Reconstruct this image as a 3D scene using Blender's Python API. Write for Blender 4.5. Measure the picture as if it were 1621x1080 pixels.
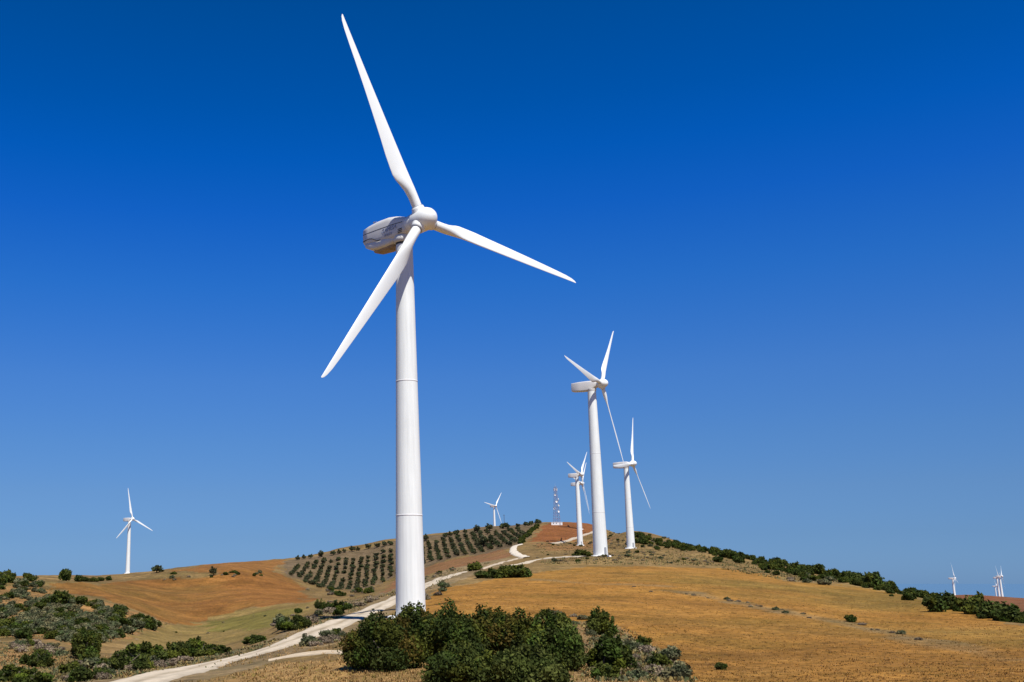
import bpy, math, random
import numpy as np
from mathutils import Vector, Matrix
R = math.radians
scene = bpy.context.scene
col = scene.collection
for o in list(bpy.data.objects): bpy.data.objects.remove(o, do_unlink=True)

# ------------------------------------------------------------------ camera
FPX, CX, CY = 1720.0, 505.0, 540.0           # lens measured in photo pixels (1621 wide), principal point left of centre
PITCH = math.atan(380 / FPX)
cam = bpy.data.cameras.new('camera'); camo = bpy.data.objects.new('camera', cam); col.objects.link(camo)
camo.location = (0, 0, 0); camo.rotation_euler = (math.pi / 2 + PITCH, 0, 0)
cam.sensor_width = 36; cam.lens = FPX / 1621 * 36; cam.shift_x = (810.5 - CX) / 1621
cam.clip_start = 0.5; cam.clip_end = 200000
scene.camera = camo

# ------------------------------------------------------------------ sky and sun
SUN_AZ, SUN_EL = 20.0, 57.0                  # azimuth right of straight behind the camera
w = bpy.data.worlds.new('World'); scene.world = w; w.use_nodes = True
nt = w.node_tree; nt.nodes.clear()
sky = nt.nodes.new('ShaderNodeTexSky'); sky.sky_type = 'NISHITA'; sky.sun_disc = False
sky.sun_elevation = R(SUN_EL); sky.sun_rotation = R(180 - SUN_AZ)
sky.altitude = 300; sky.air_density = 1.0; sky.dust_density = 0.25; sky.ozone_density = 3.0
geo = nt.nodes.new('ShaderNodeTexCoord'); sep = nt.nodes.new('ShaderNodeSeparateXYZ'); nt.links.new(geo.outputs['Generated'], sep.inputs[0])
rmp = nt.nodes.new('ShaderNodeValToRGB'); nt.links.new(sep.outputs['Z'], rmp.inputs[0])
SKY_CORR = [(0.0, (.180, .348, .790)), (.0386, (.190, .332, .660)), (.0776, (.214, .356, .635)), (.1226, (.210, .386, .680)), (.1789, (.188, .410, .77)), (.2626, (.090, .405, .90)),
            (.3278, (.032, .368, .981)), (.375, (.006, .360, .962)), (.4155, (0, .346, .88)), (.4909, (0, .331, .781)), (.66, (0, .20, .48)), (1.0, (0, .12, .32))]     # deep polarised blue overhead, clear air without the yellow dust at the horizon
while len(rmp.color_ramp.elements) < len(SKY_CORR): rmp.color_ramp.elements.new(0.5)
for e_, (p_, c_) in zip(rmp.color_ramp.elements, SKY_CORR): e_.position = p_; e_.color = (*c_, 1)
tint = nt.nodes.new('ShaderNodeMix'); tint.data_type = 'RGBA'; tint.blend_type = 'MULTIPLY'; tint.inputs[0].default_value = 1.0
bgn = nt.nodes.new('ShaderNodeBackground'); bgn.inputs[1].default_value = 0.1093
outw = nt.nodes.new('ShaderNodeOutputWorld')
nt.links.new(sky.outputs[0], tint.inputs[6]); nt.links.new(rmp.outputs[0], tint.inputs[7])
nt.links.new(tint.outputs[2], bgn.inputs[0]); nt.links.new(bgn.outputs[0], outw.inputs[0])
sd = bpy.data.lights.new('sun', 'SUN'); sd.energy = 5.0; sd.angle = R(0.53); sd.color = (1, 0.965, 0.91)
so = bpy.data.objects.new('sun', sd); col.objects.link(so)
sdir = Vector((math.sin(R(SUN_AZ)) * math.cos(R(SUN_EL)), -math.cos(R(SUN_AZ)) * math.cos(R(SUN_EL)), math.sin(R(SUN_EL))))
so.rotation_euler = sdir.to_track_quat('Z', 'Y').to_euler()
scene.view_settings.view_transform = 'Standard'; scene.view_settings.look = 'None'
scene.view_settings.exposure = 0.25; scene.view_settings.gamma = 1.0
scene.render.engine = 'CYCLES'
scene.cycles.max_bounces = 6; scene.cycles.transparent_max_bounces = 8

# ------------------------------------------------------------------ helpers
def tag(o, label=None, cat=None, group=None, kind=None):
    if label: o['label'] = label
    if cat: o['category'] = cat
    if group: o['group'] = group
    if kind: o['kind'] = kind
    return o
def link(o, parent=None):
    col.objects.link(o)
    if parent: o.parent = parent
    return o
def empty(name, loc=(0, 0, 0), rz=0):
    o = bpy.data.objects.new(name, None); o.empty_display_size = 0.5
    o.location = loc; o.rotation_euler = (0, 0, rz); col.objects.link(o); return o
def copy_tree(o, parent=None):
    c = o.copy(); col.objects.link(c)
    if parent: c.parent = parent
    for ch in list(o.children): copy_tree(ch, c)
    return c
def npmesh(name, V, F, mat, parent=None, tint=None, smooth=False, midx=None, mats=None):
    """V (n,3); F (m,k) uniform polygons; tint (n,3) point colour"""
    V = np.asarray(V, np.float32); F = np.asarray(F, np.int32); k = F.shape[1]
    me = bpy.data.meshes.new(name)
    me.vertices.add(len(V)); me.vertices.foreach_set('co', V.ravel())
    me.loops.add(F.size); me.loops.foreach_set('vertex_index', F.ravel())
    me.polygons.add(len(F))
    me.polygons.foreach_set('loop_start', np.arange(0, F.size, k, dtype=np.int32))
    for m in (mats or [mat]): me.materials.append(m)
    if midx is not None: me.polygons.foreach_set('material_index', np.asarray(midx, np.int32))
    if smooth: me.polygons.foreach_set('use_smooth', np.ones(len(F), bool))
    me.update(calc_edges=True)
    if tint is not None:
        a = me.color_attributes.new('tint', 'FLOAT_COLOR', 'POINT')
        c = np.ones((len(V), 4), np.float32); c[:, :3] = tint
        a.data.foreach_set('color', c.ravel())
    me.validate()
    o = bpy.data.objects.new(name, me); link(o, parent); return o
class MB:
    """collects shapes, then links them as one mesh object"""
    def __init__(s): s.v = []; s.f = []; s.sm = []
    def add(s, V, F, smooth=False):
        b = len(s.v); s.v += [tuple(p) for p in V]; s.f += [tuple(i + b for i in f) for f in F]; s.sm += [smooth] * len(F)
    def box(s, c, d, M=None):
        V = [Vector((x * d[0] / 2, y * d[1] / 2, z * d[2] / 2)) for x in (-1, 1) for y in (-1, 1) for z in (-1, 1)]
        if M is not None: V = [M @ v for v in V]
        V = [v + Vector(c) for v in V]
        s.add(V, [(0, 1, 3, 2), (4, 6, 7, 5), (0, 4, 5, 1), (2, 3, 7, 6), (0, 2, 6, 4), (1, 5, 7, 3)])
    def bar(s, a, b, r0, r1=None, n=8, smooth=True):
        a = Vector(a); b = Vector(b); r1 = r0 if r1 is None else r1; d = (b - a).normalized()
        q = d.orthogonal().normalized(); p = d.cross(q)
        V = [a + (q * math.cos(t) + p * math.sin(t)) * r0 for t in [i * 2 * math.pi / n for i in range(n)]]
        V += [b + (q * math.cos(t) + p * math.sin(t)) * r1 for t in [i * 2 * math.pi / n for i in range(n)]]
        s.add(V, [(i, (i + 1) % n, n + (i + 1) % n, n + i) for i in range(n)], smooth)
        s.add(V[:n], [tuple(range(n))[::-1]]); s.add(V[n:], [tuple(range(n))])
    def loft(s, rings, smooth=True, caps=True):
        n = len(rings[0]); V = [p for r in rings for p in r]
        F = [(i * n + j, i * n + (j + 1) % n, (i + 1) * n + (j + 1) % n, (i + 1) * n + j) for i in range(len(rings) - 1) for j in range(n)]
        s.add(V, F, smooth)
        if caps: s.add(rings[0], [tuple(range(n))[::-1]], False); s.add(rings[-1], [tuple(range(n))], False)
    def build(s, name, mat, parent=None):
        me = bpy.data.meshes.new(name); me.from_pydata([tuple(v) for v in s.v], [], s.f)
        me.polygons.foreach_set('use_smooth', s.sm); me.materials.append(mat); me.update()
        o = bpy.data.objects.new(name, me); return link(o, parent)

# value-gradient noise on arrays
def _h(i, j, k):
    n = (i * 374761393 + j * 668265263 + k * 2147483647) & 0xffffffff
    n = ((n ^ (n >> 13)) * 1274126177) & 0xffffffff
    return ((n ^ (n >> 16)) & 0xffff) / 32768.0 - 1.0
def vnoise(x, y, seed=0):
    x = np.asarray(x, float); y = np.asarray(y, float)
    i = np.floor(x).astype(np.int64); j = np.floor(y).astype(np.int64); u = x - i; v = y - j
    u = u * u * u * (u * (u * 6 - 15) + 10); v = v * v * v * (v * (v * 6 - 15) + 10)
    a = _h(i, j, seed); b = _h(i + 1, j, seed); c = _h(i, j + 1, seed); d = _h(i + 1, j + 1, seed)
    return (a * (1 - u) + b * u) * (1 - v) + (c * (1 - u) + d * u) * v
def fbm(x, y, o=4, seed=0):
    s = 0; a = 1; t = 0
    for k in range(o):
        s = s + a * vnoise(np.asarray(x) * 2 ** k, np.asarray(y) * 2 ** k, seed + k); t += a; a *= .5
    return s / t

# ------------------------------------------------------------------ materials
def newmat(name):
    m = bpy.data.materials.new(name); m.use_nodes = True
    nt = m.node_tree; b = nt.nodes['Principled BSDF']; return m, nt, b
def N(nt, t, **k):
    n = nt.nodes.new(t)
    for a, v in k.items(): setattr(n, a, v)
    return n
def mul(nt, a, b, mode='MULTIPLY', fac=1.0):
    n = N(nt, 'ShaderNodeMix', data_type='RGBA', blend_type=mode); n.inputs[0].default_value = fac
    nt.links.new(a, n.inputs[6])
    if isinstance(b, tuple): n.inputs[7].default_value = (*b, 1)
    else: nt.links.new(b, n.inputs[7])
    return n.outputs[2]
def ramp(nt, src, stops):
    r = N(nt, 'ShaderNodeValToRGB'); nt.links.new(src, r.inputs[0]); cr = r.color_ramp
    while len(cr.elements) < len(stops): cr.elements.new(0.5)
    for e, (p, c) in zip(cr.elements, stops):
        e.position = p; e.color = (c, c, c, 1) if not isinstance(c, tuple) else (*c, 1)
    return r.outputs[0]
def noise(nt, vec, scale, detail=4, rough=.55, dist=0):
    n = N(nt, 'ShaderNodeTexNoise'); n.inputs['Scale'].default_value = scale; n.inputs['Detail'].default_value = detail
    n.inputs['Roughness'].default_value = rough; n.inputs['Distortion'].default_value = dist
    nt.links.new(vec, n.inputs['Vector']); return n.outputs['Fac']
def plain(name, c, rough=.5, var=.06, scale=1.5, bump=0.0, metal=0.0):
    m, nt, b = newmat(name); tc = N(nt, 'ShaderNodeTexCoord')
    f = noise(nt, tc.outputs['Object'], scale, 5)
    r = ramp(nt, f, [(.3, 1 - var), (.7, 1 + var)])
    rgb = N(nt, 'ShaderNodeRGB'); rgb.outputs[0].default_value = (*c, 1)
    nt.links.new(mul(nt, rgb.outputs[0], r), b.inputs['Base Color'])
    b.inputs['Roughness'].default_value = rough; b.inputs['Metallic'].default_value = metal
    if bump:
        bp = N(nt, 'ShaderNodeBump'); bp.inputs['Strength'].default_value = bump; nt.links.new(f, bp.inputs['Height'])
        nt.links.new(bp.outputs[0], b.inputs['Normal'])
    return m
def paint_mat(name, c):
    m, nt, b = newmat(name); tc = N(nt, 'ShaderNodeTexCoord')
    mp = N(nt, 'ShaderNodeMapping'); mp.inputs['Scale'].default_value = (2.2, 2.2, 0.09); nt.links.new(tc.outputs['Object'], mp.inputs[0])
    streak = ramp(nt, noise(nt, mp.outputs[0], 1.6, 6, .6), [(.30, .88), (.62, 1.0)])
    blot = ramp(nt, noise(nt, tc.outputs['Object'], .35, 5), [(.3, .95), (.7, 1.0)])
    rgb = N(nt, 'ShaderNodeRGB'); rgb.outputs[0].default_value = (*c, 1)
    nt.links.new(mul(nt, mul(nt, rgb.outputs[0], streak), blot), b.inputs['Base Color'])
    b.inputs['Roughness'].default_value = .42; b.inputs['Specular IOR Level'].default_value = .4
    return m
M_WHITE = paint_mat('tower_white_paint', (.82, .835, .79))
M_BLADE = plain('blade_gelcoat', (.82, .83, .79), .35, .02, .4)
M_NAC = plain('nacelle_shell', (.68, .665, .63), .45, .04, 1.0)
M_SEAM = plain('seam_paint', (.70, .69, .67), .6, .08)
M_GREY = plain('grey_steel', (.30, .31, .33), .5, .05)
M_DARK = plain('dark_gap', (.035, .035, .04), .7, .05)
M_LET = plain('lettering_blue', (.20, .26, .42), .5, .03)
M_BELLY = plain('bounce_brown_shell', (.30, .22, .16), .6, .35, .9)  # brown light bounced up from the ground, put into the shell colour
M_MASTR = plain('faded_red_steel', (.34, .16, .15), .5, .08)
M_MASTW = plain('galvanised_steel', (.50, .52, .56), .45, .05)
M_WALL = plain('whitewash', (.78, .76, .72), .8, .06, .8)
M_WOOD = plain('weathered_wood', (.07, .055, .045), .85, .2, 3)

def leaf_mat(name, base, var=(.55, 1.5), trans=.25):
    m, nt, b = newmat(name); at_ = N(nt, 'ShaderNodeAttribute', attribute_name='tint')
    oi = N(nt, 'ShaderNodeObjectInfo')
    rr = ramp(nt, oi.outputs['Random'], [(0, .82), (1, 1.2)])
    rgb = N(nt, 'ShaderNodeRGB'); rgb.outputs[0].default_value = (*base, 1)
    c = mul(nt, mul(nt, rgb.outputs[0], at_.outputs['Color']), rr)
    nt.links.new(c, b.inputs['Base Color']); b.inputs['Roughness'].default_value = .75; b.inputs['Specular IOR Level'].default_value = .12
    tr = N(nt, 'ShaderNodeBsdfTranslucent'); nt.links.new(c, tr.inputs[0])
    mx = N(nt, 'ShaderNodeMixShader'); mx.inputs[0].default_value = trans
    nt.links.new(b.outputs[0], mx.inputs[1]); nt.links.new(tr.outputs[0], mx.inputs[2])
    nt.links.new(mx.outputs[0], nt.nodes['Material Output'].inputs[0])
    return m
L_LENT = leaf_mat('dark_shrub_leaves', (.056, .070, .014))
L_OLIVE = leaf_mat('olive_leaves', (.070, .074, .038))
L_GREY = leaf_mat('grey_green_scrub_leaves', (.125, .125, .062))
L_TWIG = leaf_mat('dry_twigs', (.24, .185, .12), trans=.1)
L_STRAW = leaf_mat('dry_straw', (.48, .33, .16), trans=.2)
M_BARK = plain('bark', (.13, .10, .075), .9, .2, 6)

# ------------------------------------------------------------------ terrain
def ray(px, py):
    X = (px - CX) / FPX; Y = -(py - CY) / FPX; c, s = math.cos(PITCH), math.sin(PITCH)
    return np.array([X, c - s * Y, s + c * Y])
# survey points of the land: photo column -> (row seen from the camera, distance in metres)
SURV = {
 -120: [(1080, 80), (1045, 110), (1020, 190), (1000, 260), (965, 340), (935, 430), (918, 700), (912, 1000), (935, 1700)],
 0:   [(1080, 78), (1050, 105), (1022, 185), (995, 260), (962, 340), (932, 440), (917, 760), (912, 1000), (935, 1700)],
 100: [(1080, 75), (1055, 98), (1020, 185), (990, 265), (960, 345), (930, 450), (918, 760), (911, 1020), (935, 1700)],
 200: [(1080, 70), (1055, 95), (1022, 200), (992, 290), (955, 400), (925, 520), (914, 780), (908.5, 930), (916, 1150), (945, 1900)],
 300: [(1080, 66), (1058, 88), (1036, 116), (1034, 190), (1010, 300), (985, 390), (950, 490), (912, 640), (903, 800), (896, 980), (906, 1200), (945, 1900)],
 400: [(1080, 62), (1050, 84), (1018, 118), (1016, 190), (985, 320), (955, 450), (925, 570), (908, 680), (898, 820), (889, 960), (902, 1200), (945, 1900)],
 470: [(1080, 60), (1040, 80), (1005, 112), (980, 140), (985, 230), (962, 380), (940, 520), (918, 800), (905, 862), (889, 912), (905, 1200), (945, 1900)],
 540: [(1080, 56), (1045, 68), (1012, 98), (988, 130), (965, 165), (955, 240), (948, 400), (936, 760), (928, 852), (900, 883), (881, 907), (900, 1200), (940, 1900)],
 610: [(1080, 54), (1050, 64), (1015, 90), (985, 118), (962, 158), (945, 215), (936, 400), (925, 700), (915, 855), (890, 884), (869, 908), (888, 1200), (935, 1900)],
 680: [(1080, 53), (1045, 66), (1010, 88), (985, 112), (958, 155), (928, 205), (918, 300), (908, 520), (898, 780), (890, 855), (870, 888), (857, 912), (870, 1200), (925, 1900)],
 760: [(1080, 53), (1030, 74), (990, 105), (960, 142), (930, 188), (912, 232), (903, 320), (891, 520), (882, 740), (870, 850), (853, 900), (842, 930), (853, 1250), (853, 1594), (900, 2300)],
 850: [(1080, 54), (1030, 75), (990, 104), (955, 145), (925, 195), (903, 245), (892, 300), (884, 430), (870, 640), (862, 740), (845, 890), (829, 1000), (850, 1300), (905, 2300)],
 930: [(1080, 55), (1030, 77), (990, 105), (950, 152), (920, 205), (899, 260), (884, 322), (876, 420), (869, 600), (865, 790), (847, 890), (829, 1000), (850, 1300), (905, 2300)],
 1000:[(1080, 56), (1030, 78), (990, 106), (950, 154), (920, 205), (900, 262), (886, 335), (876, 440), (868.5, 542), (856, 640), (841, 760), (855, 1000), (910, 2200)],
 1060:[(1080, 57), (1030, 80), (990, 108), (950, 156), (920, 208), (900, 272), (886, 370), (876, 470), (860, 620), (854, 690), (868, 900), (915, 2200)],
 1150:[(1080, 58), (1030, 82), (990, 111), (950, 162), (922, 220), (903, 300), (890, 400), (876, 530), (890, 680), (935, 1100), (950, 2000)],
 1270:[(1080, 58), (1030, 84), (990, 115), (955, 165), (930, 225), (914, 300), (902, 375), (916, 480), (955, 800), (960, 1400), (962, 2200)],
 1380:[(1080, 58), (1030, 85), (995, 118), (965, 165), (943, 215), (927, 280), (940, 350), (990, 600), (985, 1200), (960, 2000), (964, 3000)],
 1460:[(1080, 58), (1035, 84), (1000, 118), (972, 160), (947, 225), (962, 290), (1020, 500), (1000, 1000), (952, 2050), (962, 3000)],
 1515:[(1080, 58), (1035, 84), (1003, 117), (978, 152), (957, 196), (975, 250), (1035, 420), (1010, 1000), (942, 2100), (950, 2700), (958, 4000)],
 1560:[(1080, 58), (1038, 83), (1008, 114), (983, 146), (968, 176), (988, 230), (1050, 400), (1015, 1000), (943, 2150), (950, 2700), (958, 4000)],
 1621:[(1080, 58), (1040, 82), (1012, 111), (990, 138), (982, 156), (1005, 210), (1065, 380), (1020, 1000), (948, 2200), (954, 2800), (958, 4000)],
 1760:[(1080, 60), (1040, 84), (1015, 108), (1003, 140), (1030, 200), (1085, 360), (1025, 1000), (942, 2200), (952, 2800), (958, 4000)],
}
PU, PV, PE = [], [], []
for cx_, lst in SURV.items():
    for py, d in lst:
        r = ray(cx_, py); hz = math.hypot(r[0], r[1])
        PU.append(math.degrees(math.atan2(r[0], r[1]))); PV.append(math.log(d)); PE.append(r[2] / hz)
for azd in (-24, -16, -8, 0, 8, 16, 24, 32, 42):
    for d, e in ((3, -.62), (8, -.27), (20, -.165), (36, -.121), (4600, -.026), (9000, -.021)):
        PU.append(azd); PV.append(math.log(d)); PE.append(e)
PU = np.array(PU); PV = np.array(PV); PE = np.array(PE)
SU, SV = 3.6, .30
def kern(d2): return .5 * d2 * np.log(d2 + 1e-9)
P = np.stack([PU / SU, PV / SV], 1); n = len(P)
A = np.zeros((n + 3, n + 3)); A[:n, :n] = kern(((P[:, None] - P[None]) ** 2).sum(-1)) + np.eye(n) * .02
A[:n, n] = 1; A[:n, n + 1:] = P; A[n, :n] = 1; A[n + 1:, :n] = P.T
W = np.linalg.solve(A, np.concatenate([PE, np.zeros(3)]))
AZ = np.concatenate([np.arange(-180, -60, 6), np.arange(-60, -21, 1.5), np.arange(-21, -17.2, .3), np.arange(-17.2, 34.0, .068),
                     np.arange(34.0, 40, .3), np.arange(40, 62, 1.5), np.arange(62, 180.1, 6)])
AZ[-1] = 180.0
RR = np.concatenate([[0.01, 1.0, 2.0], np.geomspace(3, 1300, 640), np.geomspace(1320, 9000, 90)])
ua = np.clip(AZ, -22, 40); vr = np.log(np.maximum(RR, 3))
E = np.empty((len(AZ), len(RR)))
for i in range(len(AZ)):
    d2 = (ua[i] / SU - P[:, 0][None]) ** 2 + (vr[:, None] / SV - P[:, 1][None]) ** 2
    E[i] = kern(d2) @ W[:n] + W[n] + W[n + 1] * ua[i] / SU + W[n + 2] * vr / SV
azr = np.radians(AZ)
GX = np.sin(azr)[:, None] * RR[None]; GY = np.cos(azr)[:, None] * RR[None]
GZ = E * RR[None]; GZ[:, :3] = -1.9
amp = np.clip((RR - 20) / 60, 0, 1) * np.minimum(.16 + RR / 900, .9)
GZ += fbm(GX / 26, GY / 26, 5, 3) * amp[None] * 1.2 + fbm(GX / 5, GY / 5, 3, 9) * np.clip((RR - 20) / 60, 0, 1)[None] * .13
fd = np.clip((0 - AZ) / 4, 0, 1)[:, None] * np.clip((RR - 280) / 80, 0, 1)[None] * np.clip((900 - RR) / 200, 0, 1)[None]
GZ += fd * (fbm(GX / 75 + 3, GY / 95, 2, 77) * 5.0)
def smooth_at(x, y, rad):       # level a pad around a tower foot
    global GZ
    z0 = gz(x, y); d = np.hypot(GX - x, GY - y); k = np.clip(1.6 - d / rad, 0, 1); k = k * k * (3 - 2 * k)
    GZ = GZ * (1 - k) + z0 * k
def gz(x, y):
    a = math.degrees(math.atan2(x, y)); r = math.hypot(x, y)
    i = min(max(int(np.searchsorted(AZ, a)) - 1, 0), len(AZ) - 2); j = min(max(int(np.searchsorted(RR, r)) - 1, 0), len(RR) - 2)
    u = (a - AZ[i]) / (AZ[i + 1] - AZ[i]); v = (r - RR[j]) / (RR[j + 1] - RR[j])
    return float((GZ[i, j] * (1 - v) + GZ[i, j + 1] * v) * (1 - u) + (GZ[i + 1, j] * (1 - v) + GZ[i + 1, j + 1] * v) * u)
def at(px, py, rmin=30, rmax=1290):
    """the land seen at a spot of the photo -> (x, y, z)"""
    r_ = ray(px, py); a = math.degrees(math.atan2(r_[0], r_[1])); e = r_[2] / math.hypot(r_[0], r_[1])
    i = int(np.searchsorted(AZ, a)) - 1; u = (a - AZ[i]) / (AZ[i + 1] - AZ[i])
    zz = (GZ[i] * (1 - u) + GZ[i + 1] * u) / RR
    ok = (RR >= rmin) & (RR <= rmax); idx = np.where(ok)[0]; hit = idx[zz[idx] >= e]
    if len(hit) == 0: j = idx[np.argmax(zz[idx])]; r = RR[j]
    else:
        j = hit[0]; z0, z1 = zz[j - 1], zz[j]
        r = RR[j - 1] + (RR[j] - RR[j - 1]) * np.clip((e - z0) / (z1 - z0 + 1e-12), 0, 1)
    x, y = math.sin(R(a)) * r, math.cos(R(a)) * r
    return Vector((x, y, gz(x, y)))
smooth_at(13.5, 117.5, 7)

def inpoly(x, y, poly):
    res = np.zeros(x.shape, bool); j = len(poly) - 1
    for i in range(len(poly)):
        xi, yi = poly[i][0], poly[i][1]; xj, yj = poly[j][0], poly[j][1]
        c = ((yi > y) != (yj > y)) & (x < (xj - xi) * (y - yi) / (yj - yi + 1e-12) + xi); res ^= c; j = i
    return res
n1 = fbm(GX / 30, GY / 30, 4, 21); n2 = fbm(GX / 7, GY / 7, 4, 31); n3 = fbm(GX / 90, GY / 90, 4, 41); n4 = fbm(GX / 2.2, GY / 2.2, 3, 51)
CS = np.array((.70, .655, .52))
C = np.empty(GX.shape + (3,)); C[:] = (.30, .20, .092)
C *= (1 + .35 * n1 + .35 * n2 + .2 * n4)[..., None]
green = np.clip(n3 * 1.5 + n2 * .6 - .15, 0, 1)[..., None]; C = C * (1 - .45 * green) + np.array((.15, .14, .055)) * .45 * green
fold = np.clip((-1.0 - np.degrees(np.arctan2(GX, GY))) / 3, 0, 1)
fur_shade = 1 + .17 * np.sin((GX * .35 + GY * .9) / 4.2 + n1 * 5) * fold * (np.hypot(GX, GY) > 300)  # plough stripes, also standing in for weak fold shading
fur_shade = fur_shade * (1 + (1 - fold) * (.07 * np.sin((GX * .45 + GY * .9) / 6.5 + n1 * 4) + .16 * n3))  # broad tone bands painted in place of shading on undulations
C *= fur_shade[..., None]
def zone(pts, rgb, v=(.10, .10, .06), jit=1.0, soft=0, mix=1.0, green_=0.0, rmin=30):
    poly = [at(*p, rmin=rmin) for p in pts]
    d = np.hypot(GX, GY); jx = fbm(GX / 9, GY / 9, 3, 61) * jit * np.minimum(d / 120, 3); jy = fbm(GX / 9, GY / 9, 3, 71) * jit * np.minimum(d / 120, 3)
    m = inpoly(GX + jx, GY + jy, poly)
    c = np.array(rgb) * ((1 + v[0] * n1 + v[1] * n2 + v[2] * n4) * fur_shade)[..., None]
    if green_: g = np.clip(n3 * 1.6 + n1 * .8, 0, 1)[..., None] * green_; c = c * (1 - g) + np.array((.17, .15, .045)) * g
    C[m] = C[m] * (1 - mix) + c[m] * mix
OCH = (.44, .222, .056)
# main ploughed field, foreground to crest
zone([(700, 1100), (672, 1000), (668, 950), (700, 932), (760, 920), (850, 906), (910, 899), (960, 897), (1040, 897), (1140, 899), (1190, 906), (1260, 921), (1330, 926), (1400, 937),
      (1480, 955), (1560, 975), (1660, 1000), (1760, 1030), (1760, 1110), (1200, 1110)], OCH, (.28, .22, .12), 1.2, green_=.6)
# bare bank and scrub at its foot
zone([(850, 1110), (860, 1010), (905, 985), (985, 990), (1010, 1012), (1050, 1035), (1085, 1055), (1110, 1110)], (.38, .255, .145), (.18, .2, .15), 1.5, mix=.85)
# thin dry balks across the field
for pl in ([(1000, 931), (1090, 938), (1160, 953), (1240, 968), (1330, 985), (1440, 1010), (1621, 1045)], [(845, 917), (930, 924), (1050, 928)], [(1185, 905), (1250, 920), (1330, 928)]):
    q = [at(*p) for p in pl]
    for a, b in zip(q, q[1:]):
        ab = (b - a).xy; t = np.clip(((GX - a.x) * ab.x + (GY - a.y) * ab.y) / ab.length_squared, 0, 1)
        d = np.hypot(GX - a.x - ab.x * t, GY - a.y - ab.y * t) + n2 * 2.0
        m = np.clip(1.5 - d / 1.4, 0, 1)[..., None] * (.5 + .35 * n1[..., None]); C = C * (1 - m) + np.array((.30, .225, .13)) * m
# foreground dry grass
zone([(100, 1110), (330, 1085), (440, 1050), (545, 1045), (690, 1050), (700, 1110)], (.43, .27, .12), (.2, .3, .25), .8)
# track side land between the valley and the track
zone([(215, 1000), (330, 1040), (440, 1005), (520, 960), (590, 945), (625, 930), (700, 905), (760, 890), (810, 883), (830, 880), (740, 915), (640, 955), (540, 1015), (440, 1045), (330, 1075), (150, 1110), (0, 1110), (30, 1060), (150, 1060)],
     (.33, .245, .155), (.2, .25, .15), .8, mix=.8)
# reddish slope below the orchard
zone([(600, 945), (625, 918), (680, 897), (740, 882), (800, 868), (812, 880), (770, 889), (720, 899), (660, 915), (620, 935)], (.32, .165, .085), (.12, .15, .08), 1.5, green_=.3, rmin=250)
# orchard earth
zone([(440, 892), (470, 884), (540, 872), (620, 858), (680, 848), (760, 836), (830, 825), (856, 824), (835, 852), (815, 866), (740, 880), (680, 896), (610, 918), (570, 935), (520, 930), (455, 912)], (.205, .15, .10), (.12, .15, .1), 2, rmin=500)
# red hill field below the mast
zone([(836, 858), (850, 846), (862, 832), (876, 826), (925, 826), (950, 832), (940, 842), (915, 852), (880, 860)], (.31, .125, .05), (.14, .08, .05), 1.5, rmin=600)
zone([(975, 850), (960, 862), (940, 868), (900, 872), (870, 872), (850, 866), (840, 860), (880, 862), (920, 853)], (.33, .185, .085), (.3, .4, .25), 1.5, rmin=480)
# left valley field and its hilltop
zone([(75, 928), (110, 922), (200, 920), (330, 912), (440, 906), (475, 925), (487, 945), (480, 955), (400, 960), (330, 985), (260, 985), (215, 965), (150, 945)], (.33, .15, .045), (.24, .2, .1), 2.5, green_=.35, rmin=250)
zone([(260, 905), (330, 892), (400, 886), (455, 886), (440, 897), (400, 902), (330, 906)], (.33, .16, .055), (.15, .15, .08), 2, rmin=600)
# greener strip in the valley floor
zone([(200, 1015), (260, 990), (330, 978), (400, 962), (470, 958), (500, 950), (500, 985), (420, 1010), (330, 1030), (240, 1030)], (.30, .215, .085), (.12, .15, .08), 2.5, rmin=150)
zone([(325, 985), (400, 970), (470, 962), (480, 972), (440, 990), (360, 1000)], (.215, .19, .05), (.1, .15, .08), 2.5, mix=.8, rmin=150)
# orange earth under the left scrub
zone([(0, 930), (60, 930), (120, 945), (200, 965), (265, 985), (200, 1010), (130, 1022), (60, 1012), (0, 1008), (-120, 1000), (-120, 935)], (.40, .225, .10), (.2, .2, .1), 2, mix=.85, rmin=150)
zone([(-100, 1025), (30, 1025), (110, 1040), (60, 1060), (-100, 1085)], (.43, .25, .11), (.2, .2, .1), 1.5, rmin=60)
# far ridge to the right
far = (np.hypot(GX, GY) > 1500); C[far] = np.array((.27, .125, .07)) * (1 + .25 * n3[far] + .15 * n1[far])[:, None]
redr = far & (n3 > .05) & (np.degrees(np.arctan2(GX, GY)) > 28); C[redr] = (.27, .105, .055)

M_LAND, nt, b = newmat('land')
tc = N(nt, 'ShaderNodeTexCoord'); a_ = N(nt, 'ShaderNodeAttribute', attribute_name='tint')
f1 = noise(nt, tc.outputs['Object'], 1.1, 8, .68); f2 = noise(nt, tc.outputs['Object'], .16, 5, .6); f3 = noise(nt, tc.outputs['Object'], 3.5, 4, .7)
c = mul(nt, a_.outputs['Color'], ramp(nt, f1, [(.28, .55), (.5, 1.0), (.72, 1.35)]))
c = mul(nt, c, ramp(nt, f2, [(.3, .80), (.7, 1.16)]))
mp = N(nt, 'ShaderNodeMapping'); mp.inputs['Scale'].default_value = (.08, .11, .1); mp.inputs['Rotation'].default_value = (0, 0, .5); nt.links.new(tc.outputs['Object'], mp.inputs[0])
f4 = noise(nt, mp.outputs[0], 1.0, 7, .65, .6); c = mul(nt, c, ramp(nt, f4, [(.34, (.80, .87, .84)), (.5, (1, 1, 1)), (.68, (1.10, 1.16, 1.28))]))
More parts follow.
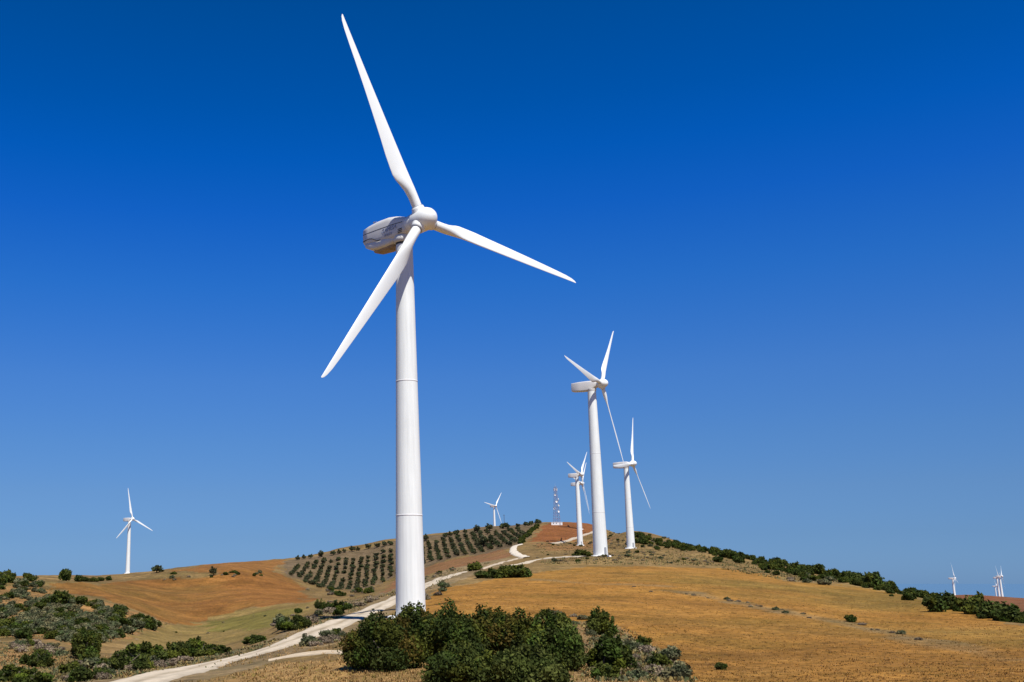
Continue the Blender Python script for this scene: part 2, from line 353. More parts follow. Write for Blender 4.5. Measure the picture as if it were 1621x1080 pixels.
f5 = noise(nt, tc.outputs['Object'], .42, 6, .7); c = mul(nt, c, ramp(nt, f5, [(.34, (.78, .82, .78)), (.5, (1, 1, 1)), (.68, (1.12, 1.14, 1.18))])); c = mul(nt, c, ramp(nt, f3, [(.3, .80), (.7, 1.15)]))
vor = N(nt, 'ShaderNodeTexVoronoi'); vor.inputs['Scale'].default_value = .45; nt.links.new(tc.outputs['Object'], vor.inputs['Vector'])
c = mul(nt, c, ramp(nt, vor.outputs['Distance'], [(.10, (.40, .42, .36)), (.22, (1, 1, 1))]), fac=.7)
vo2 = N(nt, 'ShaderNodeTexVoronoi'); vo2.inputs['Scale'].default_value = 1.3; nt.links.new(tc.outputs['Object'], vo2.inputs['Vector'])
sp = N(nt, 'ShaderNodeMix', data_type='RGBA', blend_type='MULTIPLY'); nt.links.new(ramp(nt, f5, [(.45, 0.0), (.62, 1.0)]), sp.inputs[0]); nt.links.new(c, sp.inputs[6])
nt.links.new(ramp(nt, vo2.outputs['Distance'], [(.16, (.42, .45, .38)), (.34, (1.06, 1.06, 1.06))]), sp.inputs[7]); c = sp.outputs[2]
nt.links.new(c, b.inputs['Base Color']); b.inputs['Roughness'].default_value = .95; b.inputs['Specular IOR Level'].default_value = .1
bp = N(nt, 'ShaderNodeBump'); bp.inputs['Strength'].default_value = .9; bp.inputs['Distance'].default_value = .35
nt.links.new(f1, bp.inputs['Height']); nt.links.new(bp.outputs[0], b.inputs['Normal'])
na, nr = len(AZ), len(RR)
ii, jj = np.meshgrid(np.arange(na - 1), np.arange(nr - 1), indexing='ij'); k0 = (ii * nr + jj).ravel()
F = np.stack([k0, k0 + 1, k0 + nr + 1, k0 + nr], 1)[:, ::-1]
land = npmesh('terrain', np.stack([GX, GY, GZ], -1).reshape(-1, 3), F[:, ::-1], M_LAND, tint=CS * C.reshape(-1, 3), smooth=True)
tag(land, 'rolling dry farmland hills of ochre ploughed earth', None, None, 'structure')

# sea
ms, nt, b = newmat('sea_water'); b.inputs['Base Color'].default_value = (.09, .17, .26, 1); b.inputs['Roughness'].default_value = .12
tc = N(nt, 'ShaderNodeTexCoord'); bp = N(nt, 'ShaderNodeBump'); bp.inputs['Strength'].default_value = .12; bp.inputs['Distance'].default_value = .5
nt.links.new(noise(nt, tc.outputs['Object'], .02, 6), bp.inputs['Height']); nt.links.new(bp.outputs[0], b.inputs['Normal'])
V = [(0, 0, -150)] + [(math.sin(t) * 70000, math.cos(t) * 70000, -150) for t in [i * 2 * math.pi / 96 for i in range(96)]]
sea = npmesh('sea', V, [(0, 1 + (i + 1) % 96, 1 + i) for i in range(96)], ms); tag(sea, 'blue sea beyond the hills', None, None, 'structure')

# tracks: one sheet each, laid on the land
M_TRACK, nt, b = newmat('pale_gravel')
tc = N(nt, 'ShaderNodeTexCoord'); f = noise(nt, tc.outputs['Object'], .9, 8, .7)
uvn = N(nt, 'ShaderNodeAttribute', attribute_name='tint')
c = mul(nt, uvn.outputs['Color'], ramp(nt, f, [(.3, .72), (.7, 1.12)]))
nt.links.new(c, b.inputs['Base Color']); b.inputs['Roughness'].default_value = .95; b.inputs['Specular IOR Level'].default_value = .1
bp = N(nt, 'ShaderNodeBump'); bp.inputs['Strength'].default_value = .7; bp.inputs['Distance'].default_value = .15; nt.links.new(f, bp.inputs['Height']); nt.links.new(bp.outputs[0], b.inputs['Normal'])
TRACKS = []
def track(name, pts, width, label, rut=True, rmins=30, base=(.56, .47, .345)):
    q = [at(*p, rmin=rmins) for p in pts]; q = [Vector((p.x, p.y, 0)) for p in q]
    fine = []
    for i in range(len(q) - 1):          # Catmull-Rom
        p0 = q[max(i - 1, 0)]; p1 = q[i]; p2 = q[i + 1]; p3 = q[min(i + 2, len(q) - 1)]
        m = max(2, int((p2 - p1).length / 1.0))
        for k in range(m):
            t = k / m; fine.append(.5 * ((2 * p1) + (p2 - p0) * t + (2 * p0 - 5 * p1 + 4 * p2 - p3) * t * t + (3 * p1 - p0 - 3 * p2 + p3) * t ** 3))
    fine.append(q[-1]); TRACKS.append((fine, width)); nc = 13; V = []; T = []
    for i, p in enumerate(fine):
        d = (fine[min(i + 1, len(fine) - 1)] - fine[max(i - 1, 0)]).normalized(); s = Vector((d.y, -d.x, 0)); r = p.length
        wl = width * (1 + .22 * float(fbm(i / 6, 3.3, 3, 5))) / 2; wr = width * (1 + .22 * float(fbm(i / 6, 9.3, 3, 6))) / 2
        for k in range(nc):
            u = -1 + 2 * k / (nc - 1); x = p.x + s.x * u * (wl if u < 0 else wr); y = p.y + s.y * u * (wl if u < 0 else wr)
            edge = 1 - abs(u) ** 6
            V.append((x, y, gz(x, y) + (.05 + .0006 * r) * edge - .06 * (1 - edge) + (0.04 * abs(u) if rut else 0)))
            g = 1.0
            mid = max(0, 1 - abs(u) / .28) * (.65 + .45 * float(vnoise(i / 5, 1.7, 8))) if rut else 0
            side = max(0, (abs(u) - .72) / .28)
            cc = np.array(base) * (1 + .10 * float(vnoise(i / 3, k, 4)))
            T.append(cc * (1 - .48 * mid) * (1 - .3 * side) * np.array((1, 1 - .06 * mid, 1 - .18 * mid)))
    F = [(i * nc + k, i * nc + k + 1, (i + 1) * nc + k + 1, (i + 1) * nc + k) for i in range(len(fine) - 1) for k in range(nc - 1)]
    o = npmesh(name, V, [f[::-1] for f in F], M_TRACK, tint=np.array(T), smooth=True); tag(o, label, None, None, 'structure'); return o
track('dirt_track', [(170, 1092), (240, 1075), (310, 1059), (375, 1043), (435, 1025), (490, 1004), (545, 984), (590, 966), (625, 950), (665, 931), (700, 916), (730, 907)], 4.3, 'pale gravel track climbing from the foreground past the big tower')
track('path', [(425, 1046), (455, 1040), (490, 1035), (550, 1033), (610, 1040)], 2.6, 'faint gravel path branching to the foot of the shrubs', False, base=(.55, .44, .30))
track('path', [(760, 902), (775, 897), (792, 892), (812, 887), (830, 884)], 2.6, 'faint stony path between the thicket and the hairpin', False, 230, base=(.52, .42, .30))
track('dirt_track', [(833, 883), (827, 881), (818, 877), (812, 871.5), (814, 866), (823, 862.5)], 4.6, 'white hairpin bend of the track below the orchard', False, 300, base=(.66, .58, .46))
track('dirt_track', [(800, 897), (830, 892), (850, 887), (868, 884), (890, 882.5), (925, 882)], 3.2, 'narrow gravel track leading to the second tower', False, 200)
track('dirt_track', [(871, 861), (890, 858.5), (905, 854), (920, 849), (940, 842)], 3.8, 'pale track crossing the hill below the red field', False, 560, base=(.47, .39, .29))

# ------------------------------------------------------------------ wind turbines
def circ(c, ax, rad, n, ref=None, ry=None):
    ax = Vector(ax).normalized(); q = Vector(ref) if ref else ax.orthogonal().normalized(); p = ax.cross(q)
    return [Vector(c) + q * math.cos(t) * rad + p * math.sin(t) * (ry or rad) for t in [i * 2 * math.pi / n for i in range(n)]]
def blade_mesh(L, n=26, seed=0):
    """root at origin, span +Z, trailing edge +X, upwind +Y"""
    st = [(1.25, 1.14, 1.0), (1.9, 1.14, 1.0), (3.0, 1.15, .95), (3.9, 1.28, .80), (4.7, 1.58, .58), (5.4, 1.86, .44), (6.1, 2.0, .36), (7.0, 1.97, .31), (8.5, 1.90, .25),
          (11, 1.66, .22), (14, 1.42, .2), (17, 1.19, .18), (20, .97, .17), (22.5, .79, .16), (24.2, .64, .16), (25.2, .47, .15), (25.7, .30, .15), (25.95, .12, .2)]
    rings = []
    for r, c, th in st:
        k = L / 26.0; r *= k; c *= k
        tw = R(-22 + 17 * min(1, max(0, (r - 2) / 16)))
        le = -(.57 - .32 * min(1, max(0, (r - 2.5) / 23))) * k
        round_ = min(1, max(0, (th - .34) / .6)); ring = []
        for i in range(n):
            t = i * 2 * math.pi / n
            xc, yc = .5 + .5 * math.cos(t), .5 * math.sin(t)                       # circle
            xa = .5 + .5 * math.cos(t); ya = th * 2.6 * math.sin(t) * .5 * (math.sqrt(max(0, xa)) * (1 - xa) ** .9 + .02) * 1.0
            ya = math.copysign(abs(th * (1.9 * (math.sqrt(xa) * .78 - xa * .32 - xa ** 2 * .46))) * .5 + .004, math.sin(t)) if 0 < t < 2 * math.pi and abs(math.sin(t)) > 1e-6 else 0
            x = xa * c + le; y = (yc * round_ + ya * (1 - round_)) * c
            ring.append(Vector((x * math.cos(tw) + y * math.sin(tw) * -1, x * math.sin(tw) + y * math.cos(tw), r)))
        rings.append(ring)
    mb = MB(); mb.loft(rings); return mb
def turbine(hub, yaw, phase, base_z, label, group, L=26.0, rb=1.65, rt=.98, tilt=5.0, detail=True, door=True, doordeg=-60, seams=(.257, .61)):
    hub = Vector(hub); yw = R(yaw); k = L / 26.0
    fx = Vector((math.cos(yw), math.sin(yw), 0)); foot = hub - fx * 3.3 * k
    root = empty('wind_turbine', (foot.x, foot.y, base_z)); tag(root, label, 'wind turbine', group)
    H = hub.z - base_z - 1.75 * k                        # tower top height
    mb = MB(); ns = 48 if detail else 24
    prof = [(-.8, rb * 1.0), (0, rb)] + [(H * t, rb + (rt - rb) * t ** 1.0) for t in np.linspace(.04, 1, 14)]
    mb.loft([circ((0, 0, z), (0, 0, 1), r, ns) for z, r in prof]); tw = mb.build('tower', M_WHITE, root)
    rad = lambda z: rb + (rt - rb) * z / H
    for sfr in seams:
        z = H * sfr; mb = MB(); r0 = rad(z)
        mb.loft([circ((0, 0, z + dz), (0, 0, 1), r0 + dr, ns) for dz, dr in ((-.09, -.01), (-.07, .018), (.07, .018), (.09, -.01))]); mb.build('flange_ring', M_SEAM, tw)
    mb = MB(); mb.loft([circ((0, 0, z), (0, 0, 1), r, ns) for z, r in ((-.5, rb + .9), (.12, rb + .9), (.2, rb + .7))]); mb.build('foundation', M_WALL, root)
    if door:
        mb = MB(); a0 = R(doordeg); rows = []
        for z in (.5, .7, 2.3, 2.55):
            hw = .42 if z not in (.5, 2.55) else .26
            rr = rad(z) + .03; rows.append([Vector((math.cos(a0 + da / rr) * rr, math.sin(a0 + da / rr) * rr, z)) for da in np.linspace(-hw, hw, 5)])
        V = [p for r_ in rows for p in r_]; mb.add(V, [(i * 5 + j, i * 5 + j + 1, (i + 1) * 5 + j + 1, (i + 1) * 5 + j) for i in range(3) for j in range(4)])
        dr = mb.build('door', M_GREY, tw)
        mb = MB(); c = Vector((math.cos(a0), math.sin(a0), 0)); s = Vector((-c.y, c.x, 0))
        Mx = Matrix((s, c, Vector((0, 0, 1)))).transposed()
        for i in range(3): mb.box(c * (rb + .35 + .3 * i) + Vector((0, 0, .42 - .14 * i)), (1.0, .3, .06), Mx)
        for sgn in (-.5, .5): mb.bar(c * (rb + .2) + s * sgn + Vector((0, 0, .4)), c * (rb + .2) + s * sgn + Vector((0, 0, 1.3)), .025, n=5)
        mb.build('steps', M_GREY, root)
    # nacelle, in a frame: X upwind, Y left, Z up, origin at hub centre
    Hl = Vector((0, 0, hub.z - base_z)) + fx * 3.3 * k
    nac = bpy.data.objects.new('nacelle', None)
    def sect(x, yw_, zt, zb, cr=.28, n=28, zm=None):
        out = []; zc = (zt + zb) / 2; h = (zt - zb) / 2
        for i in range(n):
            t = 2 * math.pi * i / n; c, s = math.cos(t), math.sin(t); e = cr
            out.append(Vector((x, math.copysign(abs(c) ** e, c) * yw_, zc + math.copysign(abs(s) ** e, s) * h)))
        return out
    T = Matrix.Rotation(yw, 4, 'Z'); T.translation = Hl
    S = Matrix.Scale(k, 4); T = T @ S
    mb = MB()
    if rb > 1.8 or not detail:
        mb.loft([sect(*q) for q in ((-9.4, 1.12, .80, -1.5, .2), (-9.3, 1.22, .92, -1.65, .2), (-6.5, 1.28, 1.1, -1.85, .2), (-4.4, 1.28, 1.12, -1.85, .2), (-2.5, 1.2, 1.1, -1.5, .3), (-1.9, 1.0, .9, -1.1, .6), (-1.0, .88, .86, -.9, 1.0))])
    else: mb.loft([sect(*q) for q in ((-9.75, .98, 1.22, -.62, .42), (-9.7, 1.12, 1.36, -.80, .42), (-8.6, 1.25, 1.50, -1.0, .42), (-6.8, 1.30, 1.62, -1.25, .42), (-5.0, 1.30, 1.58, -1.4, .42),
                                 (-3.6, 1.28, 1.34, -1.4, .45), (-2.4, 1.15, 1.0, -1.25, .6), (-1.6, .98, .9, -1.05, .9), (-1.0, .88, .86, -.9, 1.0))])
    nac = mb.build('nacelle', M_NAC, root); nac.matrix_local = T
    if rb < 1.8 and detail:
        mb = MB(); mb.loft([sect(*q) for q in ((-9.55, .9, -.55, -.95, .5), (-9.3, 1.12, -.5, -1.3, .5), (-8.4, 1.2, -.6, -1.72, .5), (-7.2, 1.24, -.8, -1.95, .5), (-5.6, 1.24, -.8, -2.0, .5), (-4.5, 1.1, -.8, -1.85, .5), (-4.1, .95, -.8, -1.6, .5))]); mb.build('rear_hood', M_NAC, nac)
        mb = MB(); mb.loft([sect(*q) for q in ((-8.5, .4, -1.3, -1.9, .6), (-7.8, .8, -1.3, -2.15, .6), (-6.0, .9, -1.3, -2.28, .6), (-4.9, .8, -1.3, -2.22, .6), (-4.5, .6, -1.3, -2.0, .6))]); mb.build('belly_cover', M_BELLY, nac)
        mb = MB(); mb.loft([circ((-3.3, 0, z), (0, 0, 1), r, 32) for z, r in ((-1.98, 1.0), (-1.9, 1.22), (-1.5, 1.28), (-1.2, 1.2))]); mb.build('yaw_collar', M_NAC, nac)
        mb = MB(); mb.loft([circ((-3.3, 0, z), (0, 0, 1), r, 32) for z, r in ((-2.2, 1.03), (-1.9, 1.03))]); mb.build('yaw_gap', M_DARK, nac)
        mb = MB(); mb.loft([circ((x, 0, zz), (1, 0, .087), r, 32) for x, zz, r in ((-3.4, .1, .5), (-2.6, .0, 1.02), (-1.6, -.05, 1.16), (-1.1, 0, 1.18))]); mb.build('rotor_fairing', M_BLADE, nac)
    else:
        mb = MB(); mb.loft([circ((-3.3, 0, z), (0, 0, 1), r, 32) for z, r in ((-2.1, rt / k + .02), (-1.75, rt / k + .12), (-1.3, rt / k + .16))]); mb.build('yaw_collar', M_NAC, nac)
    if detail and rb < 1.8:
        for sg in (1, -1):
            mb = MB()
            for i in range(24):                                  # shell joint
                x0 = -9.68 + i * .31; x1 = x0 + .3
                def wy(x): return float(np.interp(x, [-9.75, -9.7, -8.6, -6.8, -5, -3.6, -2.4], [.98, 1.12, 1.25, 1.30, 1.30, 1.28, 1.15])) * .998
                z0 = .48 - .035 * i * .31; z1 = z0 - .011
                mb.add([(x0, sg * (wy(x0) + .012), z0 - .04), (x1, sg * (wy(x1) + .012), z1 - .04), (x1, sg * (wy(x1) + .012), z1 + .04), (x0, sg * (wy(x0) + .012), z0 + .04)], [(0, 1, 2, 3) if sg < 0 else (3, 2, 1, 0)])
            mb.build('shell_joint', M_DARK, nac)
            mb = MB(); pts = [(-9.7, -.36), (-9.0, -.32), (-8.3, -.34), (-7.7, -.48), (-7.2, -.74), (-6.8, -.98), (-6.2, -1.02)]
            for (x0, z0), (x1, z1) in zip(pts, pts[1:]): mb.bar((x0, sg * (wy(x0) + .005), z0), (x1, sg * (wy(x1) + .005), z1), .055, n=6)
            mb.build('hood_seam', M_DARK, nac)
            for txt, sz, xx, zz in (('GAMESA', .72, -4.55, -.33), ('EOLICA', .40, -4.7, -.86)):
                cu = bpy.data.curves.new('lettering', 'FONT'); cu.body = txt; cu.size = sz; cu.align_x = 'CENTER'; cu.extrude = .006; cu.shear = .2
                tmp = bpy.data.objects.new('tmp', cu); col.objects.link(tmp); dg = bpy.context.evaluated_depsgraph_get(); dg.update()
                me = bpy.data.meshes.new_from_object(tmp.evaluated_get(dg)); bpy.data.objects.remove(tmp)
                me.materials.clear(); me.materials.append(M_LET); lo = bpy.data.objects.new('lettering', me); link(lo, nac)
                lo.matrix_local = Matrix.Translation((xx, sg * 1.315, zz)) @ Matrix.Rotation(math.pi if sg > 0 else 0, 4, 'Z') @ Matrix.Rotation(math.pi / 2, 4, 'X')
            mb = MB()
            for i in range(3): mb.box((-2.7 - .0 * i, sg * 1.19, -.55 - .2 * i), (.7, .04, .09))
            mb.build('vent', M_DARK, nac)
        mb = MB(); mb.bar((-8.8, .3, 1.4), (-8.8, .3, 2.35), .03, n=6); mb.bar((-8.8, .3, 2.3), (-9.25, .3, 2.3), .025, n=6); mb.box((-9.3, .3, 2.32), (.3, .02, .2)); mb.build('wind_vane', M_GREY, nac)
    # rotor
    a = R(tilt); ax = Vector((math.cos(a), 0, math.sin(a))); up = Vector((-math.sin(a), 0, math.cos(a))); sd_ = Vector((0, 1, 0))
    mb = MB(); ns = 40 if detail else 20
    hp = [(-1.15, .95), (-1.1, 1.18), (-.8, 1.30), (0, 1.34), (.7, 1.30), (1.1, 1.20), (1.45, 1.02), (1.75, .74), (1.93, .42), (2.0, .12)]
    mb.loft([circ(ax * x, ax, r, ns) for x, r in hp])
    for i in range(3):
        q = R(phase) + i * 2 * math.pi / 3; rd = sd_ * math.cos(q) + up * math.sin(q); rd = rd.normalized()
        mb.loft([circ(rd * x, rd, r, 28) for x, r in ((.5, .95), (1.15, .84), (1.4, .76), (1.62, .72), (1.66, .62))])
    hb = mb.build('rotor_hub', M_BLADE, root); hb.matrix_local = T
    for i in range(3):
        q = R(phase) + i * 2 * math.pi / 3; rd = (sd_ * math.cos(q) + up * math.sin(q)).normalized(); t = (-sd_ * math.sin(q) + up * math.cos(q)).normalized()
        key = 'b%.2f' % L
        if key not in BL:
            BL[key] = blade_mesh(26.0, 30)
        o = BL[key].build('blade', M_BLADE, root) if key + 'o' not in BL else bpy.data.objects.new('blade', BL[key + 'o'])
        if key + 'o' not in BL: BL[key + 'o'] = o.data
        else: link(o, root)
        Mx = Matrix((t, ax, rd)).transposed().to_4x4(); o.matrix_local = T @ Mx
        if detail:
            mb = MB(); mb.loft([circ((0, 0, z), (0, 0, 1), r, 28) for z, r in ((1.60, .60), (1.60, .66), (1.72, .66), (1.72, .58))]); rg = mb.build('root_ring', M_GREY, o)
    return root
BL = {}
def hubpt(px, py, d):
    r = ray(px, py); r = r / math.hypot(r[0], r[1]); return r * d
GRP = 'white wind turbines on the hills'
TB = []
def place(px, py, d, yaw, ph, tz, label, **k):
    h = hubpt(px, py, d); fx = (math.cos(R(yaw)), math.sin(R(yaw))); x, y = h[0] - fx[0] * 3.3, h[1] - fx[1] * 3.3
    z = gz(x, y) if tz is None else tz
    TB.append((x, y)); return turbine(h, yaw, ph, z, label, GRP, **k)
place(668.7, 348.8, 120.5, -54.1, 112.9, None, 'nearest and tallest white wind turbine rising behind the dark green shrubs', doordeg=120)
place(952.5, 607.5, 336.2, -36.7, 50.2, None, 'second largest white turbine, at the crest of the ochre field', rb=2.1, rt=1.25, doordeg=-62)
place(1001.4, 734.2, 542.6, -36.2, 67.1, None, 'white turbine on the hill with one blade straight up, right of the second largest', rb=1.95, rt=1.15, detail=False, doordeg=-70)
place(920, 751.3, 798.4, -34, 44.6, None, 'turbine below the mast hill, its base beside the pale track, left of the second largest', rb=2.0, rt=1.2, detail=False, doordeg=-75)
place(921.2, 765.5, 930, -34, 48, None, 'turbine hidden behind another tower with only its nacelle and hub showing', rb=1.5, rt=1.0, detail=False, door=False)
place(209.8, 821.7, 927.6, -33.6, 99.9, None, 'lone turbine on the far left skyline', rb=1.9, rt=1.15, detail=False, door=False)
place(784.8, 801, 1593, -47.2, 50.8, None, 'small distant turbine standing behind the olive orchard crest', rb=1.9, rt=1.1, detail=False, door=False)
place(1511.5, 915.5, 2120, -38, 103, None, 'leftmost of the tiny turbines beyond the right ridge, apart from its neighbours', rb=1.9, rt=1.2, detail=False, door=False, seams=())
place(1577.5, 928, 3300, -38, 20, None, 'lowest tiny turbine of the cluster at the right edge', rb=2.0, rt=1.3, detail=False, door=False, seams=())
place(1581.5, 914.5, 2350, -38, 5, None, 'middle tiny turbine of the cluster at the right edge', rb=1.9, rt=1.2, detail=False, door=False, seams=())
place(1586.0, 912.5, 2250, -38, 46, None, 'rightmost tiny turbine of the cluster at the right edge', rb=2.0, rt=1.3, detail=False, door=False, seams=())

# ------------------------------------------------------------------ mast, hut, pole
def mast(px, py, d, h):
    p = hubpt(px, py, d); x, y = p[0], p[1]; z = gz(x, y); root = empty('lattice_mast', (x, y, z), R(20))
    tag(root, 'tall lattice telecom mast with white dish antennas on the hilltop', 'radio mast')
    w = lambda t: 2.3 * (1 - t) + .75 * t
    for sx, sy in ((1, 1), (-1, 1), (-1, -1), (1, -1)):
        mb = MB(); mb.bar((sx * w(0), sy * w(0), -.5), (sx * w(1), sy * w(1), h), .09, .07, 6); mb.build('leg', M_MASTR, root)
    nseg = 13
    for k in range(nseg):
        mb = MB(); t0, t1 = k / nseg, (k + 1) / nseg; a, b_ = w(t0), w(t1); z0, z1 = h * t0, h * t1
        c0 = [(a, a, z0), (-a, a, z0), (-a, -a, z0), (a, -a, z0)]; c1 = [(b_, b_, z1), (-b_, b_, z1), (-b_, -b_, z1), (b_, -b_, z1)]
        for i in range(4):
            mb.bar(c0[i], c1[(i + 1) % 4], .05, n=4); mb.bar(c0[(i + 1) % 4], c1[i], .05, n=4); mb.bar(c1[i], c1[(i + 1) % 4], .05, n=4)
        mb.build('bracing', M_MASTR if k % 2 else M_GREY, root)
    rnd = random.Random(4)
    for k, (zz, an) in enumerate(((.42, 200), (.50, 300), (.60, 250), (.66, 330), (.78, 230), (.34, 280))):
        a = w(zz); c = Vector((math.cos(R(an)) * (a + .7), math.sin(R(an)) * (a + .7), h * zz)); dv = Vector((math.cos(R(an)), math.sin(R(an)), 0)); r_ = rnd.uniform(.8, 1.25)
        mb = MB(); mb.loft([circ(c + dv * o_, dv, r_ * f_, 20) for o_, f_ in ((-.35, .3), (0, .85), (.25, 1), (.5, 1), (.5, .96), (.2, .7))]); mb.bar(c - dv * .9, c, .08, n=6); mb.build('dish_antenna', M_WALL, root)
    for an in (30, 120, 210, 300):
        a = w(.9) + .35; c = Vector((math.cos(R(an)) * a * 1.3, math.sin(R(an)) * a * 1.3, h * .92)); mb = MB(); mb.box(c, (.3, .3, 2.4)); mb.bar(c, (0, 0, h * .92), .05, n=4); mb.build('panel_antenna', M_WALL, root)
    mb = MB(); mb.bar((0, 0, h - .3), (0, 0, h + 3.2), .06, .03, 6); mb.build('whip_antenna', M_MASTW, root)
mast(881.5, 826, 985, 33)
def hut(px, py, d, L, Wd, Hh, rz):
    p = hubpt(px, py, d); x, y = p[0], p[1]; z = gz(x, y); root = empty('equipment_hut', (x, y, z), rz)
    tag(root, 'low whitewashed equipment hut at the foot of the lattice mast', 'hut')
    t = .2; mb = MB(); mb.box((0, -Wd / 2, Hh / 2 - .4), (L, t, Hh + .8)); mb.box((0, Wd / 2, Hh / 2 - .4), (L, t, Hh + .8))
    mb.box((-L / 2 + t / 2, 0, Hh / 2 - .4), (t, Wd - t - .01, Hh + .8)); mb.box((L / 2 - t / 2, 0, Hh / 2 - .4), (t, Wd - t - .01, Hh + .8)); mb.build('wall', M_WALL, root)
    mb = MB(); mb.box((0, 0, Hh + .1), (L + .5, Wd + .5, .22)); mb.build('roof', M_WALL, root)
    mb = MB(); mb.box((L * .28, -Wd / 2 - t / 2 - .02, 1.0), (.9, .05, 2.0)); mb.build('door', M_GREY, root)
    for xx in (-L * .3, -L * .05): mb = MB(); mb.box((xx, -Wd / 2 - t / 2 - .02, 1.5), (.9, .05, .7)); mb.build('window', M_DARK, root)
hut(881.5, 828, 975, 9.4, 4, 2.3, R(-12))
p = at(798.5, 833.5, rmin=700); root = empty('utility_pole', p); tag(root, 'thin dark wooden pole standing on the orchard skyline', 'pole')
mb = MB(); mb.bar((0, 0, -1), (0, 0, 10.5), .24, .16, 8); mb.build('pole', M_WOOD, root); mb = MB(); mb.box((0, 0, 9.7), (1.7, .16, .16)); mb.build('crossarm', M_WOOD, root)

# ------------------------------------------------------------------ vegetation
def leaves(rng, lumps, n, leaf, tints, aspect=.55, shell=.55, droop=0.0, updir=0.0):
    """quads spread through ellipsoid lumps; each lump has its own tint"""
    vol = np.array([l[3] * l[4] * l[5] for l in lumps]) ** .75; cnt = rng.multinomial(n, vol / vol.sum()); V = []; T = []
    for l, m in zip(lumps, cnt):
        if m == 0: continue
        d = rng.normal(size=(m, 3)); d /= np.linalg.norm(d, axis=1)[:, None]
        rr = shell + (1 - shell) * rng.random(m) ** .6; rr *= 1 + .22 * rng.normal(size=m) * .6
        p = np.array(l[:3]) + d * rr[:, None] * np.array(l[3:6])
        nrm = d * .8 + rng.normal(size=(m, 3)) * .75; nrm[:, 2] += updir; nrm /= np.linalg.norm(nrm, axis=1)[:, None]
        q = np.cross(nrm, rng.normal(size=(m, 3))); q /= np.linalg.norm(q, axis=1)[:, None]; s = np.cross(nrm, q)
        sz = leaf * (.6 + .8 * rng.random(m)); a = q * sz[:, None]; b_ = s * (sz * aspect)[:, None]
        quad = np.stack([p - a, p - b_ + a * .1, p + a, p + b_ + a * .1], 1)
        tcol = np.array(tints[rng.integers(len(tints))]) * (.65 + .7 * rng.random()); tc_ = tcol[None] * (.75 + .5 * rng.random(m))[:, None]
        V.append(quad.reshape(-1, 3)); T.append(np.repeat(tc_, 4, 0))
    V = np.concatenate(V); T = np.concatenate(T); return V, T
def quads(nv): return np.arange(nv).reshape(-1, 4)
def stems_mb(rng, h, w, n, r0):
    mb = MB()
    for i in range(n):
        a = rng.random() * 6.283; l = rng.random() * .75; e = Vector((math.cos(a) * w * l * .5, math.sin(a) * w * l * .5, h * (.45 + .3 * rng.random()))); m_ = e * .5 + Vector((rng.normal() * .08 * w, rng.normal() * .08 * w, 0))
        mb.bar((0, 0, -.15), m_, r0, r0 * .7, 6); mb.bar(m_, e, r0 * .7, r0 * .3, 6)
    return mb
def lumps_shrub(rng, w, h, n, shoots=0):
    out = [(0, 0, h * .30, w * .30, w * .28, h * .30)] if shoots else [(0, 0, h * .38, w * .34, w * .34, h * .36)]
    for i in range(n):
        a = rng.random() * 6.283; l = math.sqrt(rng.random()) * .42 * w; z = h * (.14 + .68 * rng.random() * (1 - .55 * (l / (.42 * w)) ** 2)); s = (.08 + .11 * rng.random())
        out.append((math.cos(a) * l, math.sin(a) * l, z, w * s, w * s, h * (s + .06)))
    for i in range(shoots):
        a = rng.random() * 6.283; l = math.sqrt(rng.random()) * .42 * w; s = .045 + .035 * rng.random(); zt = h * (.95 - .45 * (l / (.42 * w)) ** 2) * rng.uniform(.85, 1.12)
        out.append((math.cos(a) * l, math.sin(a) * l, zt - h * .1, w * s, w * s, h * .16))
    return out
G_T = [(1, 1, 1), (.7, .8, .75), (1.25, 1.15, 1.0), (.85, 1.05, .8), (1.5, 1.35, .9), (.6, .65, .6)]
R_T = G_T + [(1.5, 1.05, .85), (1.8, 1.05, .95), (1.4, 1.25, .8)]
def big_shrub(name, x, y, w, h, seed, label, cat='bush', group=None, n=15000, leaf=.10, mat=None, tints=G_T, nl=34, sink=.1):
    rng = np.random.default_rng(seed); root = empty(name, (x, y, gz(x, y) - sink), rng.random() * 6); tag(root, label, cat, group)
    V, T = leaves(rng, lumps_shrub(rng, w, h, nl, nl), n, leaf, tints, shell=.5); npmesh('foliage', V, quads(len(V)), mat or L_LENT, root, tint=T)
    stems_mb(rng, h, w, 7, .05 + .012 * h).build('stems', M_BARK, root); return root
def sub(px, d): r = ray(px, 1000); r = r / math.hypot(r[0], r[1]); return r[0] * d, r[1] * d
GF = 'dark green shrubs in front of the nearest tower'
for px, d, w_, h_, sd_i, lab, tn in (
    (606, 60, 4.3, 2.9, 1, 'leftmost shrub of the dark clump, low and broad beside the gravel path, with reddish tips', R_T),
    (655, 64, 3.6, 3.15, 2, 'red-tipped shrub hiding the foot of the nearest tower', R_T),
    (712, 63, 4.2, 3.2, 3, 'tall dense shrub just right of the nearest tower foot', G_T),
    (772, 64, 3.6, 3.1, 4, 'bushy shrub with a notched top in the middle of the dark clump', R_T),
    (822, 63, 3.0, 2.95, 5, 'narrow upright shrub with reddish shoots in the right half of the clump', R_T),
    (874, 60, 3.3, 2.85, 6, 'rightmost tall shrub of the dark clump, edging the bare bank', G_T),
    (735, 51, 3.6, 1.9, 7, 'front shrub at the bottom edge of the photo, in the middle of the clump', G_T),
    (830, 50.5, 3.4, 1.9, 8, 'front shrub at the bottom edge, with paler grey leaves, right of its neighbour', [(1.3, 1.2, 1.2), (1, 1, 1), (1.6, 1.45, 1.6), (.7, .75, .7)])):
    x, y = sub(px, d); big_shrub('shrub', x, y, w_ * 1.02, h_, sd_i, lab, group=GF, n=24000, leaf=.09, tints=tn, nl=60)
